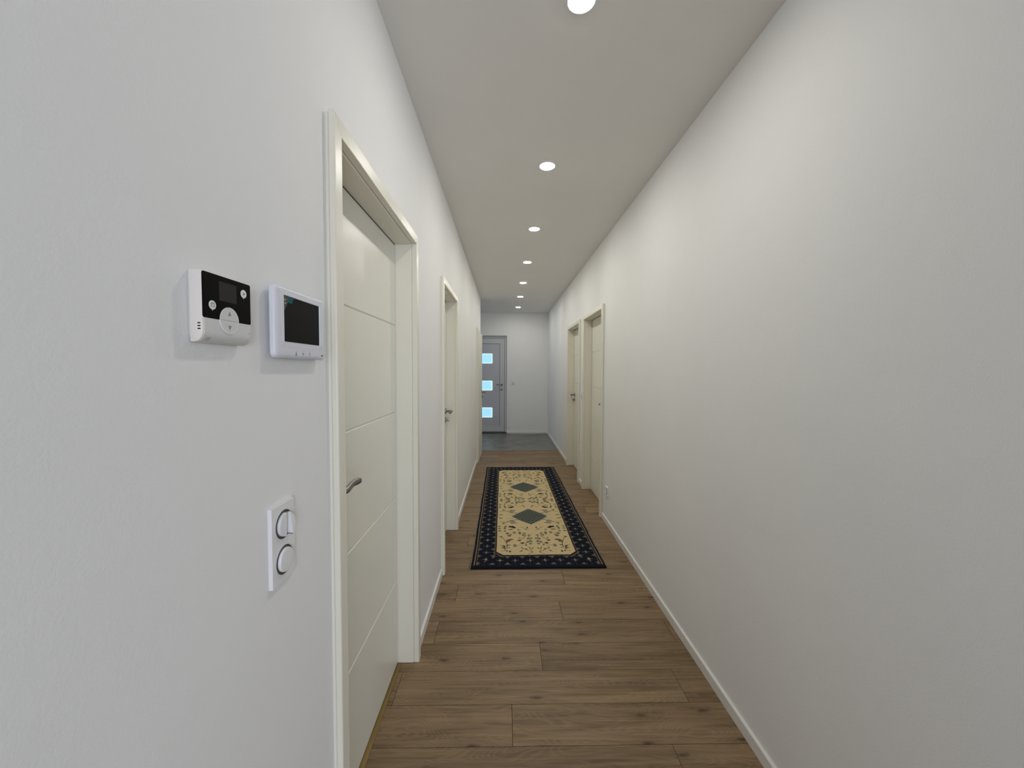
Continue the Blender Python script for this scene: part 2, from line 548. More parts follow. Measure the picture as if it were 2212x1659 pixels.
make_door(1, 'near', False, 'cream door with four horizontal grooves, nearest on the left beside the monitor', hz=1.087)
make_door(2, 'far', True, 'narrow cream door recessed in the left wall, second from the camera', hz=1.075)
make_door(3, 'far', True, 'cream door standing slightly proud at the far end of the left wall', pull=True, hz=1.06)
make_door(4, 'near', False, 'cream door in the right wall, the nearer of the two there', hz=1.085)
make_door(5, 'far', True, 'cream door in the right wall, the farther one with lever and thumb turn', hz=1.07)

# entrance door
e = empty('door_6', (-.44, YE + .1, 0), 'lilac-white entrance door with three square frosted panes', 'door', kind='structure')
YL = YE + .085       # leaf face
fy0, fy1 = YE + .07, YE + .15
bm = bmesh.new()
fw = .05
box(bm, EX1 - fw, EX1, fy0, fy1, 0, EZ, bev=.003); obj('door_frame', bm, ENTF, e)
obj('door_frame', B(EX0, EX0 + fw, fy0, fy1, 0, EZ, bev=.003), ENTF, e)
obj('door_frame', B(EX0 + fw, EX1 - fw, fy0, fy1, EZ - .055, EZ, bev=.003), ENTF, e)
LX0, LX1 = EX0 + fw + .006, EX1 - fw - .006
LZ0, LZ1 = .025, EZ - .058
PX0, PX1 = -.541, -.293
PZ = [(1.574, 1.793), (.966, 1.180), (.352, .573)]
# leaf: a rim and an inset field divided round the panes
leaf = obj('leaf', B(LX0, LX1, YL, YL + .06, LZ0, LZ0 + .13, bev=.001), ENTR, e)
rim = bmesh.new()
GX0, GX1, GZ0, GZ1 = LX0 + .1, LX1 - .1, LZ0 + .13, 2.022
box(rim, LX0, GX0, YL, YL + .06, GZ0, LZ1); box(rim, GX1, LX1, YL, YL + .06, GZ0, LZ1); box(rim, GX0, GX1, YL, YL + .06, GZ1, LZ1)
obj('stile_and_rail', rim, ENTR, e)
fld = bmesh.new()
q = .008
box(fld, GX0 + q, PX0, YL + .001, YL + .05, GZ0 + .0, GZ1 - q); box(fld, PX1, GX1 - q, YL + .001, YL + .05, GZ0, GZ1 - q)
zz = [GZ0] + [v for a, b in reversed(PZ) for v in (a, b)] + [GZ1 - q]
for a, b in zip(zz[::2], zz[1::2]): box(fld, PX0, PX1, YL + .001, YL + .05, a, b)
obj('field', fld, plain('entrance field', (.50, .52, .575), .4), e)
bm = bmesh.new()
for x0_, x1_, z0_, z1_ in ((GX0, GX0 + q, GZ0, GZ1), (GX1 - q, GX1, GZ0, GZ1), (GX0, GX1, GZ1 - q, GZ1)):
    box(bm, x0_, x1_, YL + .006, YL + .03, z0_, z1_)
obj('groove', bm, RINGM, e)
FE = Frame('far', 0, YL, 0)
for a, b in PZ:
    cx_, cz_ = (PX0 + PX1) / 2, (a + b) / 2
    p = obj('pane', B(PX0 + .008, PX1 - .008, YL + .010, YL + .02, a + .008, b - .008), PANE, e)
    bm = bmesh.new()
    wv, hv = PX1 - PX0, b - a
    o_ = rrect(wv + .002, hv + .002, .016, 4); i_ = rrect(wv - .016, hv - .016, .010, 4)
    rs = [[bm.verts.new(FE(cx_ + u, cz_ + v, nn)) for u, v in pr] for pr, nn in ((o_, -.002), (o_, .003), (i_, .003), (i_, -.012))]
    for A, Bq in zip(rs, rs[1:]):
        for i in range(len(A)):
            jn = (i + 1) % len(A); bm.faces.new((A[i], A[jn], Bq[jn], Bq[i]))
    obj('pane_rim', bm, PRIM, p)
obj('rose', disc(FE, -.078, 1.099, .026, 0, .010, .003), STEEL, e, smooth=True)
obj('lever', sweep(FE, [(-.078, 1.099, .006), (-.078, 1.099, .05), (-.09, 1.099, .06), (-.13, 1.099, .06), (-.20, 1.099, .06), (-.205, 1.099, .06)],
                   [(.010, .010), (.010, .010), (.010, .009), (.009, .008), (.008, .007), (.003, .003)], 12), STEEL, e, smooth=True)
obj('lock_cylinder', disc(FE, -.078, .990, .027, 0, .014, .004), STEEL, e, smooth=True)
obj('sill', B(EX0, EX1, YE + .0, YE + .16, 0, .02, bev=.003), plain('dark threshold', (.03, .03, .035), .4), e)
obj('dark_backing', B(EX0 - .05, EX1 + .05, YE + .151, YE + .17, 0, EZ + .05), BLACKG, e)  # added black sheet behind the leaf so the gaps round it look dark

# ------------------------------------------------------------------ downlights
def make_light(y, label):
    x = .256
    t = empty('downlight', (x, y, CEIL), label, 'ceiling light', 'recessed downlights in a row along the ceiling')
    k = 40
    def rg(prof):
        b_ = bmesh.new()
        vr = [[b_.verts.new(Vector((x + r * math.cos(2 * math.pi * q / k), y + r * math.sin(2 * math.pi * q / k), CEIL - z))) for q in range(k)] for r, z in prof]
        for A, Bq in zip(vr, vr[1:]):
            for i in range(k):
                b_.faces.new((A[i], A[(i + 1) % k], Bq[(i + 1) % k], Bq[i]))
        return b_, vr
    b_, vr = rg([(.056, 0), (.0555, .0015), (.052, .0035), (.046, .0035), (.045, .0005)])
    obj('trim_ring', b_, WHITEP, t, smooth=True)
    b_, vr = rg([(.0455, .0005), (.0445, .0030), (.036, .0050), (.02, .0062), (.004, .0066)])
    b_.faces.new(vr[-1])
    obj('lens', b_, LENS, t, smooth=True)
    return t


proto = make_light(1.357, 'recessed round ceiling downlight cut by the top edge of the photo')
NTH = ['second', 'third', 'fourth', 'fifth', 'sixth']
spots = [(1.357 + 1.07 * (i + 1), f'recessed round ceiling downlight, {NTH[i]} in the row counted from the camera') for i in range(5)] + \
        [(7.837, 'smallest recessed ceiling downlight, last of the row by the entrance door')]
for y, lab in spots:
    r = proto.copy(); C.objects.link(r)
    r.location = (.256, y, CEIL); r['label'] = lab
    for ch in list(proto.children):
        c = ch.copy(); C.objects.link(c); c.parent = r

# ------------------------------------------------------------------ round-key switches and sockets
def round_key(t, F, cs, ct, R=.0282, toggle=False, base=.0105):
    obj('gap_ring', ring(F, cs, ct, .0200, R, .002, base + .0003), RINGM, t, label='charcoal recessed ring')
    r = .0232
    n_ = base + .0055
    if not toggle:
        bm = bmesh.new(); k = 44
        steps = [(r, .003), (r, n_ - .0012), (r - .0008, n_), (r * .7, n_ + .0005), (r * .35, n_ + .0009), (.001, n_ + .001)]
        loft(bm, [[F(cs + q * math.cos(2 * math.pi * i / k), ct + q * math.sin(2 * math.pi * i / k), n) for i in range(k)] for q, n in steps])
        obj('key', bm, WHITEP, t, smooth=True)
    else:
        k = 28; bm = bmesh.new()
        s0 = cs + .0095
        def half(sign, nf):
            pts = []
            for i in range(k + 1):
                a = math.radians(90 - sign * 180 * i / k)
                p = (cs + r * math.cos(a), ct + r * math.sin(a))
                pts.append((max(p[0], s0), p[1]) if sign > 0 else (min(p[0], s0), p[1]))
            loft(bm, [[F(p[0], p[1], .003) for p in pts], [F(p[0], p[1], nf(*p)) for p in pts]])
        half(-1, lambda a, b: n_ + .0012 * (b - ct + r) / (2 * r))
        half(1, lambda a, b: n_ + .0013 + .0055 * (ct + r - b) / (2 * r))
        obj('key', bm, WHITEP, t)


t = empty('light_switch', (XL, .758, 1.097), 'white double vertical switch plate with two round keys below the monitor', 'switch')
F = Frame('left', XL, .758, 1.097)
obj('cover_plate', plate(F, 0, 0, .078, .155, .0012, 0, .0074, .0010, 2), WHITEP, t)
round_key(t, F, .001, .0355, base=.0074, toggle=True)
round_key(t, F, .001, -.0355, base=.0074)


def single(name, side, x, y, z, label, cat):
    t = empty(name, (x, y, z), label, cat)
    F = Frame(side, x, y, z)
    obj('cover_plate', plate(F, 0, 0, .081, .081, .0012, 0, .0105, .0012, 2), WHITEP, t)
    return t, F


t, F = single('light_switch', 'right', XR, 4.735, 1.13, 'small white round-key switch between the two right-hand doors', 'switch')
round_key(t, F, 0, 0)
t, F = single('light_switch', 'far', .176, YE, 1.14, 'white square switch with dark ring beside the entrance door', 'switch')
round_key(t, F, 0, 0)
t, F = single('wall_socket', 'right', XR, 3.53, .31, 'white round-well wall socket low on the right wall near the rug', 'socket')
obj('gap_ring', ring(F, 0, 0, .0225, .0275, .004, .0115), RINGM, t, label='charcoal recessed ring')
obj('socket_well', ring(F, 0, 0, .019, .0228, .002, .0145), WHITEP, t, smooth=True)
obj('well_floor', disc(F, 0, 0, .0195, .001, .004, .0005), WHITEP, t)
bm = disc(F, -.0095, 0, .0024, .003, .0046, .0002, 12); disc(F, .0095, 0, .0024, .003, .0046, .0002, 12, bm)
obj('contact_hole', bm, BLACKG, t)
obj('earth_pin', disc(F, 0, .010, .0024, .003, .013, .0008, 12), STEEL, t)

# ------------------------------------------------------------------ thermostat
TY0, TY1, TZ0, TZ1 = .5495, .6515, 1.478, 1.5785
ty, tz = (TY0 + TY1) / 2, (TZ0 + TZ1) / 2
tw, th_ = TY1 - TY0, TZ1 - TZ0
NF = .0205
t = empty('thermostat', (XL, ty, TZ0), 'black and white wall thermostat with arrow buttons, left of the monitor', 'thermostat')
F = Frame('left', XL, ty, tz)
hb = 1.5122 - tz    # lower edge of the black face


def tprof(n0=.0022):
    # side outline (n, t), front bottom rolls back to the wall
    p = [(n0, -th_ / 2), (.006, -th_ / 2 - .0005)]
    p += [(.0085 + .0120 * math.sin(math.radians(a)), -th_ / 2 + .0165 - .0165 * math.cos(math.radians(a))) for a in range(10, 91, 10)]
    p += [(NF, hb), (NF, th_ / 2 - .001), (NF - .001, th_ / 2), (n0, th_ / 2)]
    return p


bm = bmesh.new()
pr = tprof()
def ins(p, d):
    cn, ct_ = .010, 0
    return [(n + (d if n < cn else -d), tt + (d if tt < ct_ else -d)) for n, tt in p]
rr = .003
rings_ = []
for s_, d_ in ((-tw / 2, .0012), (-tw / 2 + .0006, .0003), (-tw / 2 + .0016, 0), (tw / 2 - .0016, 0), (tw / 2 - .0006, .0003), (tw / 2, .0012)):
    rings_.append([F(s_, b_, a_) for a_, b_ in ins(pr, d_)])
loft(bm, rings_)
body = obj('body', bm, WARMP, t, smooth=True)
obj('mounting_plate', plate(F, 0, .002, tw - .006, th_ - .01, .002, 0, .0024, 0, 2), GREYP, t)
bm = bmesh.new()   # lower front skin, light grey
low = [(NF + .0004, hb)] + [(n + .0004, tt) for n, tt in reversed(pr[2:11])] + [(n - .0006, tt + .0003) for n, tt in pr[2:11]] + [(NF - .0006, hb)]
loft(bm, [[F(s_, b_, a_) for a_, b_ in low] for s_ in (-tw / 2 + .0035, tw / 2 - .0012)])
obj('lower_cover', bm, GREYP, t, label='light grey curved lower cover', smooth=True)
bt = th_ / 2 - .0012
obj('black_face', plate(F, 0, (bt + hb) / 2, tw - .001, bt - hb, .0028, NF - .001, NF + .0009, .0004, 4), BLACKP, t, label='glossy black upper face')
obj('display', plate(F, -.0012, 1.5548 - tz, .037, .0285, .0006, NF, NF + .0012, .0002, 2), SCREEN, t, label='dark grey unlit display')


def pin_button(cs, ct):
    bm = disc(F, cs, ct, .0066, NF, NF + .0018, .0004, 28)
    b = obj('button', bm, WHITEP, t)
    poly(F, [(cs - .0012, ct - .0060), (cs + .0012, ct - .0060), (cs, ct - .0082)], NF, NF + .0012, bm := bmesh.new())
    obj('pointer', bm, WHITEP, b)
    return b


b1 = pin_button(.5670 - ty, 1.5315 - tz)
b2 = pin_button(.6340 - ty, 1.5600 - tz)
s1, t1 = .5670 - ty, 1.5315 - tz
bm = bmesh.new()
def rect_line(bm, s0, s1_, t0, t1_, wd, n0, n1):
    for a in ((s0, s1_, t0, t0 + wd), (s0, s1_, t1_ - wd, t1_), (s0, s0 + wd, t0, t1_), (s1_ - wd, s1_, t0, t1_)):
        poly(F, [(a[0], a[2]), (a[1], a[2]), (a[1], a[3]), (a[0], a[3])], n0, n1, bm)
n0, n1 = NF + .0016, NF + .0020
rect_line(bm, s1 - .0036, s1 + .0036, t1 - .0026, t1 + .0026, .0005, n0, n1)
rect_line(bm, s1 - .0014, s1 + .0014, t1 + .0022, t1 + .0037, .0005, n0, n1)
for dx in (-.0022, .0022):
    poly(F, [(s1 + dx - .0002, t1 - .0026), (s1 + dx + .0002, t1 - .0026), (s1 + dx + .0002, t1 + .0026), (s1 + dx - .0002, t1 + .0026)], n0, n1, bm)
obj('suitcase_icon', bm, PRINTG, b1)
s2, t2 = .6340 - ty, 1.5600 - tz
obj('play_icon', poly(F, [(s2 - .0022, t2 - .0026), (s2 + .0028, t2), (s2 - .0022, t2 + .0026)], n0, n1), PRINTG, b2)
# round rocker
cs, ct = .6010 - ty, 1.5128 - tz
R_ = .0202
obj('rocker_bezel', ring(F, cs, ct, R_ - .0016, R_, NF - .001, NF + .0016, 48), WHITEP, t)
for sg_, nm in ((1, 'up'), (-1, 'down')):
    pts = [(cs + (R_ - .0020) * math.cos(math.radians(a)), ct + sg_ * (.0002 + (R_ - .0020) * math.sin(math.radians(a)))) for a in range(0, 181, 10)]
    rk = obj('rocker_key', poly(F, pts, NF - .001, NF + .0014), GREYP, t)
    c_ = ct + sg_ * .0105
    obj('arrow_icon', poly(F, [(cs - .0032, c_ - sg_ * .0030), (cs + .0032, c_ - sg_ * .0030), (cs, c_ + sg_ * .0036)], NF + .0012, NF + .0018), PRINTG, rk)
obj('key_gap', B(XL + NF, XL + NF + .0010, ty + cs - R_ + .002, ty + cs + R_ - .002, tz + ct - .0003, tz + ct + .0003), PRINTD, t)
obj('led', disc(F, .6465 - ty, 1.4975 - tz, .0006, NF, NF + .0009, .0001, 10), PRINTD, t)
for q in range(3):
    z_ = tz - .0235 - .0040 * q - .0008
    obj('vent_slot', B(XL + .0135, XL + .0175, TY0 - .0002, TY0 + .0012, z_ - .0008, z_ + .0008), BLACKP, t)
for q in range(3):
    bm = bmesh.new()
    s_ = -tw / 2 + .009 + q * .0030
    a_ = [(.0085 + .0124 * math.sin(math.radians(g)), -th_ / 2 + .0165 - .0169 * math.cos(math.radians(g))) for g in (32, 44, 56)]
    loft(bm, [[F(s_ + i * .0008, tt, n + .0002) for i, (n, tt) in enumerate(a_)] + [F(s_ + i * .0008 + .0009, tt, n + .0002) for i, (n, tt) in reversed(list(enumerate(a_)))],
              [F(s_ + i * .0008, tt, n - .001) for i, (n, tt) in enumerate(a_)] + [F(s_ + i * .0008 + .0009, tt, n - .001) for i, (n, tt) in reversed(list(enumerate(a_)))]])
    obj('grille_slot', bm, PRINTG, t)

# ------------------------------------------------------------------ video intercom
iy0, iy1, iz0, iz1 = .722, .917, 1.4605, 1.5985
iy, iz = (iy0 + iy1) / 2, (iz0 + iz1) / 2
iw, ih = iy1 - iy0, iz1 - iz0
NI = .0205
t = empty('video_intercom', (XL, iy, iz0), 'white framed video intercom monitor with dark screen, beside the nearest door', 'intercom')
F = Frame('left', XL, iy, iz)
obj('mounting_plate', plate(F, 0, 0, iw - .05, ih - .045, .004, 0, .009, 0, 3), WHITEP, t)
# housing as a frame round the screen
sy0, sy1, sz0, sz1 = .750 - iy, .8905 - iy, 1.4925 - iz, 1.5810 - iz
bm = bmesh.new()
cs, ct = (sy0 + sy1) / 2, (sz0 + sz1) / 2
ow, oh = iw, ih
def R1(ins, n, r): return [F(a, b, n) for a, b in rrect(ow - 2 * ins, oh - 2 * ins, r, 6)]
def R0(w_, h_, n, r): return [F(cs + a, ct + b, n) for a, b in rrect(w_, h_, r, 6)]
sw, sh = sy1 - sy0, sz1 - sz0
rings_ = [R1(.003, .0065, .008), R1(.0, .0095, .010), R1(0, .0150, .010), R1(.0012, .0180, .010), R1(.004, .0198, .009), R1(.009, NI, .006),
          R0(sw + .028, sh + .022, NI, .003), R0(sw + .0275, sh + .0215, NI - .0006, .003), R0(sw + .0265, sh + .0205, NI - .0001, .003),
          R0(sw + .0016, sh + .0016, NI + .0004, .0012), R0(sw, sh, NI - .0016, .0008)]
loft(bm, rings_)
body = obj('housing', bm, LILACP, t, smooth=True)
scr = obj('screen', plate(F, cs, ct, sw - .0002, sh - .0002, .0006, NI - .0030, NI - .0013, 0, 2), SCREEN2, t, label='unlit black screen')
# protective film lifted at the upper corner, with its teal tab
nf = NI - .0012
obj('film_corner', poly(F, [(sy0 + .0015, sz1 - .001), (sy0 + .0225, sz1 - .001), (sy0 + .0025, sz1 - .030)], nf, nf + .0002), FILM, scr, label='lifted clear film corner')
obj('film_tab', poly(F, [(sy0 + .0185, sz1 - .0010), (sy0 + .0355, sz1 - .0015), (sy0 + .0290, sz1 - .0125), (sy0 + .0125, sz1 - .0115)], nf, nf + .0004), TEAL, scr, label='teal pull tab')
bm = bmesh.new()
poly(F, [(sy0 + .0040, sz1 - .0085), (sy0 + .0062, sz1 - .0085), (sy0 + .0062, sz1 - .0068), (sy0 + .0040, sz1 - .0068)], nf, nf + .0005, bm)
poly(F, [(sy0 + .0035, sz1 - .0150), (sy0 + .0085, sz1 - .0150), (sy0 + .0085, sz1 - .0140), (sy0 + .0035, sz1 - .0140)], nf, nf + .0005, bm)
obj('film_print', bm, WHITEP, scr)
# three touch marks
n0, n1 = NI - .0001, NI + .00015
for i, yy in enumerate((.7905, .8175, .8440)):
    s_, t_ = yy - iy, 1.4710 - iz
    bm = bmesh.new()
    for tt in (t_ + .0055, t_ - .0060):
        poly(F, [(s_ - .0050, tt), (s_ + .0050, tt), (s_ + .0050, tt + .0005), (s_ - .0050, tt + .0005)], n0, n1, bm)
    obj('touch_key_lines', bm, PRINTL, t)
    bm = bmesh.new()
    if i == 0:      # figure with a body ring
        poly(F, [(s_ - .0012, t_ + .0005), (s_ + .0012, t_ + .0005), (s_, t_ + .0040)], n0, n1, bm)
        ring(F, s_, t_ - .0020, .0013, .0022, n0, n1, 16, bm)
        poly(F, [(s_ - .0018, t_ - .0044), (s_ + .0018, t_ - .0044), (s_ + .0018, t_ - .0038), (s_ - .0018, t_ - .0038)], n0, n1, bm)
    elif i == 1:    # lock mark
        ring(F, s_ - .0008, t_, .0017, .0025, n0, n1, 16, bm)
        poly(F, [(s_ + .0012, t_ - .0014), (s_ + .0032, t_), (s_ + .0012, t_ + .0014)], n0, n1, bm)
        poly(F, [(s_ - .0011, t_ - .0042), (s_ - .0005, t_ - .0042), (s_ - .0005, t_ - .0022), (s_ - .0011, t_ - .0022)], n0, n1, bm)
    else:           # handset mark
        a = [(s_ - .0025, t_ + .0015), (s_ - .0012, t_ + .0036), (s_ + .0008, t_ + .0036), (s_ + .0024, t_ + .0012), (s_ + .0026, t_ - .0036),
             (s_ + .0018, t_ - .0036), (s_ + .0015, t_ + .0008), (s_ + .0002, t_ + .0024), (s_ - .0010, t_ + .0024), (s_ - .0018, t_ + .0010)]
        poly(F, a, n0, n1, bm)
        ring(F, s_ - .0008, t_ - .0002, .0006, .0013, n0, n1, 12, bm)
    obj('touch_key_icon', bm, PRINTG if i == 2 else PRINTD, t)
# maker's mark (three heavy lowercase letters)
cu = bpy.data.curves.new('mark', 'FONT'); cu.body = 'evs'; cu.size = .0062; cu.offset = .00022; cu.extrude = .00008
cu.align_x = 'CENTER'; cu.align_y = 'CENTER'; cu.resolution_u = 2
tmp = bpy.data.objects.new('mark', cu); C.objects.link(tmp)
bpy.context.view_layer.update()
me = bpy.data.meshes.new_from_object(tmp.evaluated_get(bpy.context.evaluated_depsgraph_get()))
bpy.data.objects.remove(tmp)
bm = bmesh.new(); bm.from_mesh(me)
for v in bm.verts:
    v.co = F(.9000 - iy + v.co.x * 1.05, 1.4703 - iz + v.co.y, NI + v.co.z + .00008)
obj('printed_mark', bm, PRINTD, t)

# ------------------------------------------------------------------ rug
def make_rug():
    W, L = .985, 2.862
    d = .0036
    nu, nv = int(W / d) + 1, int(L / d) + 1
    u = np.linspace(0, W, nu); v = np.linspace(0, L, nv)
    U, V = np.meshgrid(u, v)                   # (nv, nu)
    rs = np.random.RandomState(5)
    a = np.minimum(U, W - U); b = np.minimum(V, L - V)     # mirrored quadrant
    lin = lambda r, g, bb: np.array([((c / 255) ** 2.2) for c in (r, g, bb)])
    NAVY = np.array((.0055, .0075, .016)); TEALN = np.array((.006, .020, .027)); TAUPE = np.array((.20, .165, .115))
    CREAM = np.array((.63, .50, .275)); MAROON = np.array((.035, .010, .010)); SLATE = np.array((.150, .165, .135))
    SLATED = np.array((.060, .072, .062)); LEAF = np.array((.15, .155, .095)); STEM = np.array((.085, .080, .062))
    RUST = np.array((.11, .055, .045)); MAUVE = np.array((.22, .175, .16)); PALE = np.array((.40, .335, .20)); GREYT = np.array((.115, .135, .13))
    col = np.tile(TEALN, (nv, nu, 1)).astype(float)
    edge = np.minimum(a, b)
    def put(mask, c): col[mask] = c
    put((edge < .0400) & (b < a), NAVY)
    put((edge > .010) & (edge <= .0215), NAVY)
    put((a > .15) & (b > .15), NAVY)
    put((a < b + .006) & (b > .036) & (edge > .0215) & (edge <= .0255), TAUPE * 1.2)
    put((a < b + .006) & (b > .036) & (edge > .0255) & (edge <= .0375), MAROON * .6)
    put((a < b + .006) & (b > .036) & (edge > .0375) & (edge <= .0400), TAUPE * .8)
    # border band
    band = (edge > .040) & (edge <= .172)
    put(band, NAVY)
    CB = .104
    def rosettes(T, Q, period, c0, m, kc):
        """T along the band, Q distance across from its middle"""
        ph = (T - c0) / period
        k = np.round(ph); x = (T - c0 - k * period); y = Q
        # taupe notches at the rims between the rosettes
        xm = period / 2 - np.abs(x)
        notch = (np.abs(y) > .034 + 1.3 * xm + .003 * np.sin(x * 420)) & m
        put(notch, TAUPE * .75)
        put(notch & (xm < .006) & (np.abs(y) < .052), PALE)
        put(m & (np.abs(y) > .0625 - .003 * np.cos(x * 2 * np.pi / period * 3)), TAUPE * .75)
        cc = (k.astype(int) % 3)
        arm = ((np.abs(x) < .0030) & (np.abs(y) < .030)) | ((np.abs(y) < .0030) & (np.abs(x) < .027))
        cr = ((np.abs(x) + np.abs(y)) < .0135)
        dots = (np.hypot(np.abs(x) - .021, y) < .0050) | (np.hypot(x, np.abs(y) - .021) < .0050)
        put(m & (arm | dots), GREYT * .75)
        for i, c in enumerate((PALE * .8, GREYT * 1.3, MAUVE * .9)):
            put(m & cr & (cc == i), c)
        put(m & ((np.abs(x) + np.abs(y)) < .004), PALE * 1.25)
        # faint cross half way between two rosettes
        cr2 = ((xm < .0030) & (np.abs(np.abs(y) - .046) < .014)) | ((np.abs(np.abs(y) - .046) < .0030) & (xm < .012))
        put(m & cr2, GREYT * .8)
    side = band & (a < b)
    endb = band & (a >= b)
    rosettes(V, a - CB, .1092, L / 2, side, 0)
    rosettes(U, b - CB, .1127, W / 2 + .1127 / 2, endb, 0)
    # field with clipped corners
    cut = (a - .172) + (b - .172)
    f1 = (a > .172) & (b > .180)
    step = ((a - .235) < 0) & ((b - .235) < 0) & (cut < .066)
    fm = (a > .172) & (b > .181) & ~step
    put(fm, MAROON)
    fi = (a > .181) & (b > .188) & ~(((a - .245) < 0) & ((b - .245) < 0) & (cut < .080))
    put(fi, CREAM)
    ring2 = band & step & (cut > .048) & (edge > .15)
    put((a > .15) & (b > .15) & step & ((a - .172) + (b - .172) > .040) & ((a - .172) + (b - .172) < .052), TAUPE)
    tone = 1 + .05 * np.sin(V * 300) * rs.rand(nv, nu)
    # motifs drawn in the mirrored quadrant (a from the long edge, b from the end)
    def stroke(pts, wd, c):
        c = c * .8
        pts = np.array(pts, float)
        lo = pts.min(0) - wd; hi = pts.max(0) + wd
        box_ = (a > lo[0]) & (a < hi[0]) & (b > lo[1]) & (b < hi[1]) & fi
        if not box_.any(): return
        A, B_ = a[box_], b[box_]; dm = np.full(A.shape, 9.)
        for p, q in zip(pts, pts[1:]):
            e_ = q - p; tt = np.clip(((A - p[0]) * e_[0] + (B_ - p[1]) * e_[1]) / max(e_ @ e_, 1e-9), 0, 1)
            dm = np.minimum(dm, np.hypot(A - p[0] - tt * e_[0], B_ - p[1] - tt * e_[1]))
        sub = col[box_]; sub[dm < wd] = c; col[box_] = sub
    def leafb(x, y, ang, ln, wd, c):
        pass
        ca, sa = math.cos(math.radians(ang)), math.sin(math.radians(ang))
        box_ = (np.hypot(a - x, b - y) < ln) & fi
        if not box_.any(): return
        A, B_ = a[box_] - x, b[box_] - y
        p = A * ca + B_ * sa; q = -A * sa + B_ * ca
        sub = col[box_]; sub[(p / ln) ** 2 + (q / wd) ** 2 < 1] = c; col[box_] = sub
    def flower(x, y, r, c):
        ang = np.arctan2(b - y, a - x); rr_ = np.hypot(a - x, b - y)
        m_ = (rr_ < r * (1 + .28 * np.cos(6 * ang))) & fi
        col[m_] = c; col[(rr_ < r * .3) & fi] = MAUVE
    SLATEM = SLATE * 1.3
    VINES = [
        (0.0026, STEM, [(0.221, 0.248), (0.244, 0.261), (0.252, 0.279), (0.264, 0.303), (0.266, 0.366), (0.255, 0.416), (0.234, 0.483), (0.213, 0.508), (0.197, 0.516)]),
        (0.0026, STEM, [(0.252, 0.279), (0.244, 0.322), (0.234, 0.344), (0.203, 0.356)]),
        (0.0024, STEM, [(0.234, 0.483), (0.238, 0.553), (0.224, 0.609), (0.227, 0.68), (0.242, 0.717), (0.265, 0.749)]),
        (0.0024, STEM, [(0.255, 0.416), (0.269, 0.447), (0.287, 0.466), (0.319, 0.458)]),
        (0.0022, STEM, [(0.428, 0.199), (0.466, 0.229), (0.45, 0.279), (0.446, 0.315)]),
        (0.0022, STEM, [(0.45, 0.279), (0.475, 0.307)]),
        (0.0022, STEM, [(0.466, 0.229), (0.432, 0.258), (0.414, 0.29), (0.394, 0.29), (0.379, 0.262), (0.362, 0.238)]),
        (0.0026, STEM, [(0.412, 0.378), (0.449, 0.416), (0.46, 0.447), (0.456, 0.504), (0.447, 0.537)]),
        (0.0026, STEM, [(0.382, 0.457), (0.412, 0.492), (0.43, 0.546), (0.413, 0.58), (0.395, 0.58)]),
        (0.0020, STEM, [(0.346, 0.35), (0.397, 0.349)]),
        (0.0020, STEM, [(0.264, 0.578), (0.315, 0.586)]),
        (0.0026, STEM, [(0.416, 0.761), (0.38, 0.733), (0.381, 0.678), (0.361, 0.655)]),
        (0.0022, STEM, [(0.383, 0.714), (0.416, 0.695), (0.462, 0.645)]),
        (0.0024, STEM, [(0.2, 0.842), (0.255, 0.831), (0.262, 0.802)]),
        (0.0024, LEAF, [(0.192, 0.998), (0.235, 1.019), (0.244, 0.997)]),
        (0.0024, LEAF, [(0.193, 0.939), (0.215, 0.918), (0.239, 0.928)]),
        (0.0024, LEAF, [(0.252, 0.997), (0.268, 0.997), (0.267, 0.933), (0.251, 0.938)]),
        (0.0024, STEM, [(0.274, 0.821), (0.298, 0.851), (0.305, 0.801), (0.328, 0.791)]),
        (0.0024, STEM, [(0.294, 0.861), (0.327, 0.88), (0.344, 0.82), (0.367, 0.8)]),
        (0.0022, LEAF, [(0.279, 0.917), (0.32, 0.927), (0.339, 0.906)]),
    ]
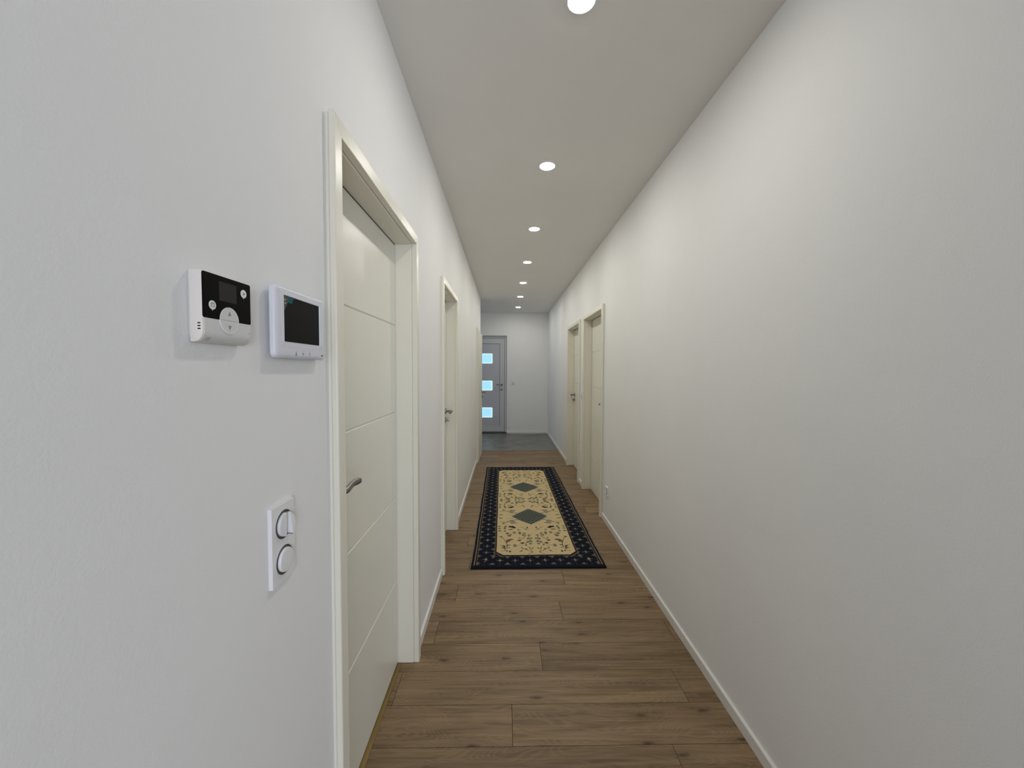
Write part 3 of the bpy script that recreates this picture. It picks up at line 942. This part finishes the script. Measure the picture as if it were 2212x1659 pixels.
    BLOBS = [
        (0.202, 0.731, 0.0140, 0.0130, LEAF),
        (0.203, 0.685, 0.0140, 0.0150, LEAF),
        (0.205, 0.631, 0.0150, 0.0160, LEAF),
        (0.25, 0.689, 0.0110, 0.0280, LEAF),
        (0.258, 0.726, 0.0100, 0.0240, LEAF),
        (0.251, 0.626, 0.0120, 0.0160, LEAF),
        (0.311, 0.72, 0.0300, 0.0190, MAROON),
        (0.333, 0.701, 0.0190, 0.0150, MAROON),
        (0.302, 0.661, 0.0260, 0.0090, RUST),
        (0.271, 0.576, 0.0170, 0.0170, STEM),
        (0.285, 0.531, 0.0170, 0.0160, STEM),
        (0.3, 0.552, 0.0110, 0.0100, RUST),
        (0.333, 0.594, 0.0170, 0.0230, MAUVE),
        (0.379, 0.585, 0.0120, 0.0350, LEAF),
        (0.408, 0.542, 0.0130, 0.0170, LEAF),
        (0.417, 0.58, 0.0180, 0.0120, LEAF),
        (0.458, 0.541, 0.0150, 0.0130, LEAF),
        (0.443, 0.472, 0.0100, 0.0210, LEAF),
        (0.472, 0.479, 0.0100, 0.0180, LEAF),
        (0.467, 0.42, 0.0130, 0.0150, LEAF),
        (0.439, 0.412, 0.0140, 0.0140, LEAF),
        (0.459, 0.378, 0.0150, 0.0150, LEAF),
        (0.421, 0.356, 0.0100, 0.0130, LEAF),
        (0.369, 0.441, 0.0170, 0.0140, RUST),
        (0.392, 0.39, 0.0180, 0.0170, RUST),
        (0.329, 0.346, 0.0160, 0.0270, MAUVE),
        (0.276, 0.435, 0.0170, 0.0230, RUST),
        (0.301, 0.454, 0.0170, 0.0110, RUST),
        (0.262, 0.404, 0.0090, 0.0150, STEM),
        (0.217, 0.508, 0.0140, 0.0110, RUST),
        (0.237, 0.337, 0.0160, 0.0140, RUST),
        (0.227, 0.304, 0.0140, 0.0070, RUST),
        (0.244, 0.311, 0.0090, 0.0220, STEM),
        (0.263, 0.254, 0.0100, 0.0110, STEM),
        (0.288, 0.246, 0.0090, 0.0160, STEM),
        (0.278, 0.354, 0.0140, 0.0110, LEAF),
        (0.279, 0.307, 0.0100, 0.0080, LEAF),
        (0.417, 0.283, 0.0120, 0.0130, LEAF),
        (0.377, 0.252, 0.0100, 0.0120, LEAF),
        (0.385, 0.308, 0.0090, 0.0110, LEAF),
        (0.468, 0.296, 0.0100, 0.0100, LEAF),
        (0.444, 0.311, 0.0080, 0.0100, LEAF),
        (0.452, 0.699, 0.0080, 0.0210, STEM),
        (0.437, 0.663, 0.0090, 0.0110, LEAF),
        (0.371, 0.655, 0.0120, 0.0110, LEAF),
        (0.374, 0.485, 0.0090, 0.0110, LEAF),
        (0.239, 0.797, 0.0140, 0.0180, LEAF),
        (0.278, 0.836, 0.0080, 0.0140, LEAF),
        (0.322, 0.855, 0.0240, 0.0240, SLATEM),
        (0.329, 0.81, 0.0230, 0.0220, SLATEM),
        (0.352, 0.805, 0.0170, 0.0100, MAUVE),
        (0.256, 0.965, 0.0090, 0.0280, LEAF),
        (0.285, 1.018, 0.0140, 0.0160, RUST),
        (0.215, 1.008, 0.0160, 0.0140, LEAF),
        (0.211, 0.923, 0.0180, 0.0130, LEAF),
        (0.358, 0.88, 0.0160, 0.0100, MAUVE),
    ]
    def blob(x, y, rx, ry, c):
        m_ = (np.abs(a - x) < rx * 1.3) & (np.abs(b - y) < ry * 1.3) & fi
        if not m_.any(): return
        p, q = (a[m_] - x) / rx, (b[m_] - y) / ry
        th = np.arctan2(q, p)
        sub = col[m_]; sub[np.hypot(p, q) < .92 + .16 * np.sin(5 * th + x * 90)] = c; col[m_] = sub
        if rx > .016: blob(x, y, rx * .35, ry * .35, c * 1.7)
    def motif(f, which=lambda y: True):
        for wd, c, pts in VINES:
            if all(which(p[1]) for p in pts): stroke([(p[0], f(p[1])) for p in pts], wd, c)
        for x, y, rx, ry, c in BLOBS:
            if which(y): blob(x, f(y), rx, ry, c)
    DC = .9655
    side_m = lambda y: .735 < y < .96
    motif(lambda y: y, lambda y: y < .735)                  # end of the field up to the first lozenge
    motif(lambda y: y, side_m)                              # beside the lozenge ...
    motif(lambda y: 2 * DC - y, side_m)                     # ... mirrored
    # stretch between the two lozenges: the upper part of the end motif, mirrored about the lozenge
    motif(lambda y: 2 * DC - y, lambda y: .50 < y < .735)
    stroke([(.395, 1.395), (.425, 1.372), (.452, 1.385), (.462, 1.410)], .003, STEM)
    stroke([(.410, 1.431), (.430, 1.408), (.450, 1.405)], .003, LEAF)
    for x, y, rx in ((.385, 1.36, .016), (.44, 1.355, .014), (.468, 1.39, .012), (.372, 1.405, .014)): blob(x, y, rx, .016, LEAF)
    stroke([(.205, 1.425), (.240, 1.405), (.262, 1.431)], .0026, STEM)
    blob(.215, 1.39, .016, .012, LEAF); blob(.30, 1.405, .02, .016, RUST)
    # lozenges with scale pattern
    dx = np.abs(U - W / 2) / .176; dy = np.abs(b - DC) / .203
    stepv = np.floor(dy * 16) / 16
    wob = .965 + .035 * np.sign(np.sin(dy * 80))
    loz = (dx ** 1.0 + dy ** 1.25 < wob) & fi
    put(loz, SLATE)
    px, py = .038, .046
    row = np.floor(b / (py / 2)); xx = (U - W / 2 + (row % 2) * px / 2) % px - px / 2; yy = b % (py / 2)
    sc_ = np.abs(np.hypot(xx / (px / 2), (yy - 0) / (py / 2)) - .92) < .20
    put(loz & sc_, SLATED * .55)
    put(loz & (np.hypot(xx, yy - .006) < .0034), SLATE * 2.0)
    # woven speckle
    sp = rs.rand(nv, nu, 1)
    col *= (.86 + .28 * sp)
    col = np.clip(col, 0, 1)
    # geometry: pile surface with soft rounded rim
    rimd = np.minimum(np.minimum(U, W - U), np.minimum(V, L - V))
    Z = .0125 * np.clip(np.sqrt(np.clip(1 - (1 - np.clip(rimd / .006, 0, 1)) ** 2, 0, 1)), 0, 1) + rs.rand(nv, nu) * .0006
    Z[rimd <= 1e-6] = 0.0
    wav = .0016 * np.sin(V * 9 + 1) + .0008 * np.sin(V * 31)
    wau = .0014 * np.sin(U * 13)
    Ux = U + wav * (1 - 2 * U / W) * -1; Vy = V + wau * np.where(V < L / 2, 1, -1)
    an = math.radians(.45); O = np.array((-.245, 2.718))
    X = O[0] + Ux * math.cos(an) - Vy * math.sin(an); Y = O[1] + Ux * math.sin(an) + Vy * math.cos(an)
    org = np.array((.235, 4.155, 0.))
    verts = np.stack((X, Y, Z + .0003), -1).reshape(-1, 3) - org
    i = np.arange(nv - 1)[:, None] * nu + np.arange(nu - 1)[None]
    faces = np.stack((i, i + 1, i + nu + 1, i + nu), -1).reshape(-1, 4)
    me = bpy.data.meshes.new('rug')
    me.vertices.add(len(verts)); me.vertices.foreach_set('co', verts.ravel())
    me.loops.add(faces.size); me.loops.foreach_set('vertex_index', faces.ravel().astype(np.int32))
    me.polygons.add(len(faces)); me.polygons.foreach_set('loop_start', np.arange(0, faces.size, 4, dtype=np.int32))
    me.update(calc_edges=True); me.validate()
    at = me.color_attributes.new('weave', 'FLOAT_COLOR', 'POINT')
    at.data.foreach_set('color', np.concatenate((col.reshape(-1, 3), np.ones((nv * nu, 1))), 1).ravel().astype(np.float32))
    m, n, l, bs = new_mat('woven wool')
    vc = n.new('ShaderNodeVertexColor'); vc.layer_name = 'weave'
    l.new(vc.outputs['Color'], bs.inputs['Base Color'])
    bs.inputs['Roughness'].default_value = .95
    bs.inputs['Specular IOR Level'].default_value = .15
    nz = n.new('ShaderNodeTexNoise'); nz.inputs['Scale'].default_value = 900
    tc = n.new('ShaderNodeTexCoord'); l.new(tc.outputs['Object'], nz.inputs['Vector'])
    bp = n.new('ShaderNodeBump'); bp.inputs['Strength'].default_value = .4; bp.inputs['Distance'].default_value = .002
    l.new(nz.outputs['Fac'], bp.inputs['Height']); l.new(bp.outputs['Normal'], bs.inputs['Normal'])
    me.materials.append(m)
    o = bpy.data.objects.new('rug', me); C.objects.link(o)
    o.location = org
    props(o, 'long cream oriental runner rug with navy flowered border on the laminate', 'rug')


make_rug()
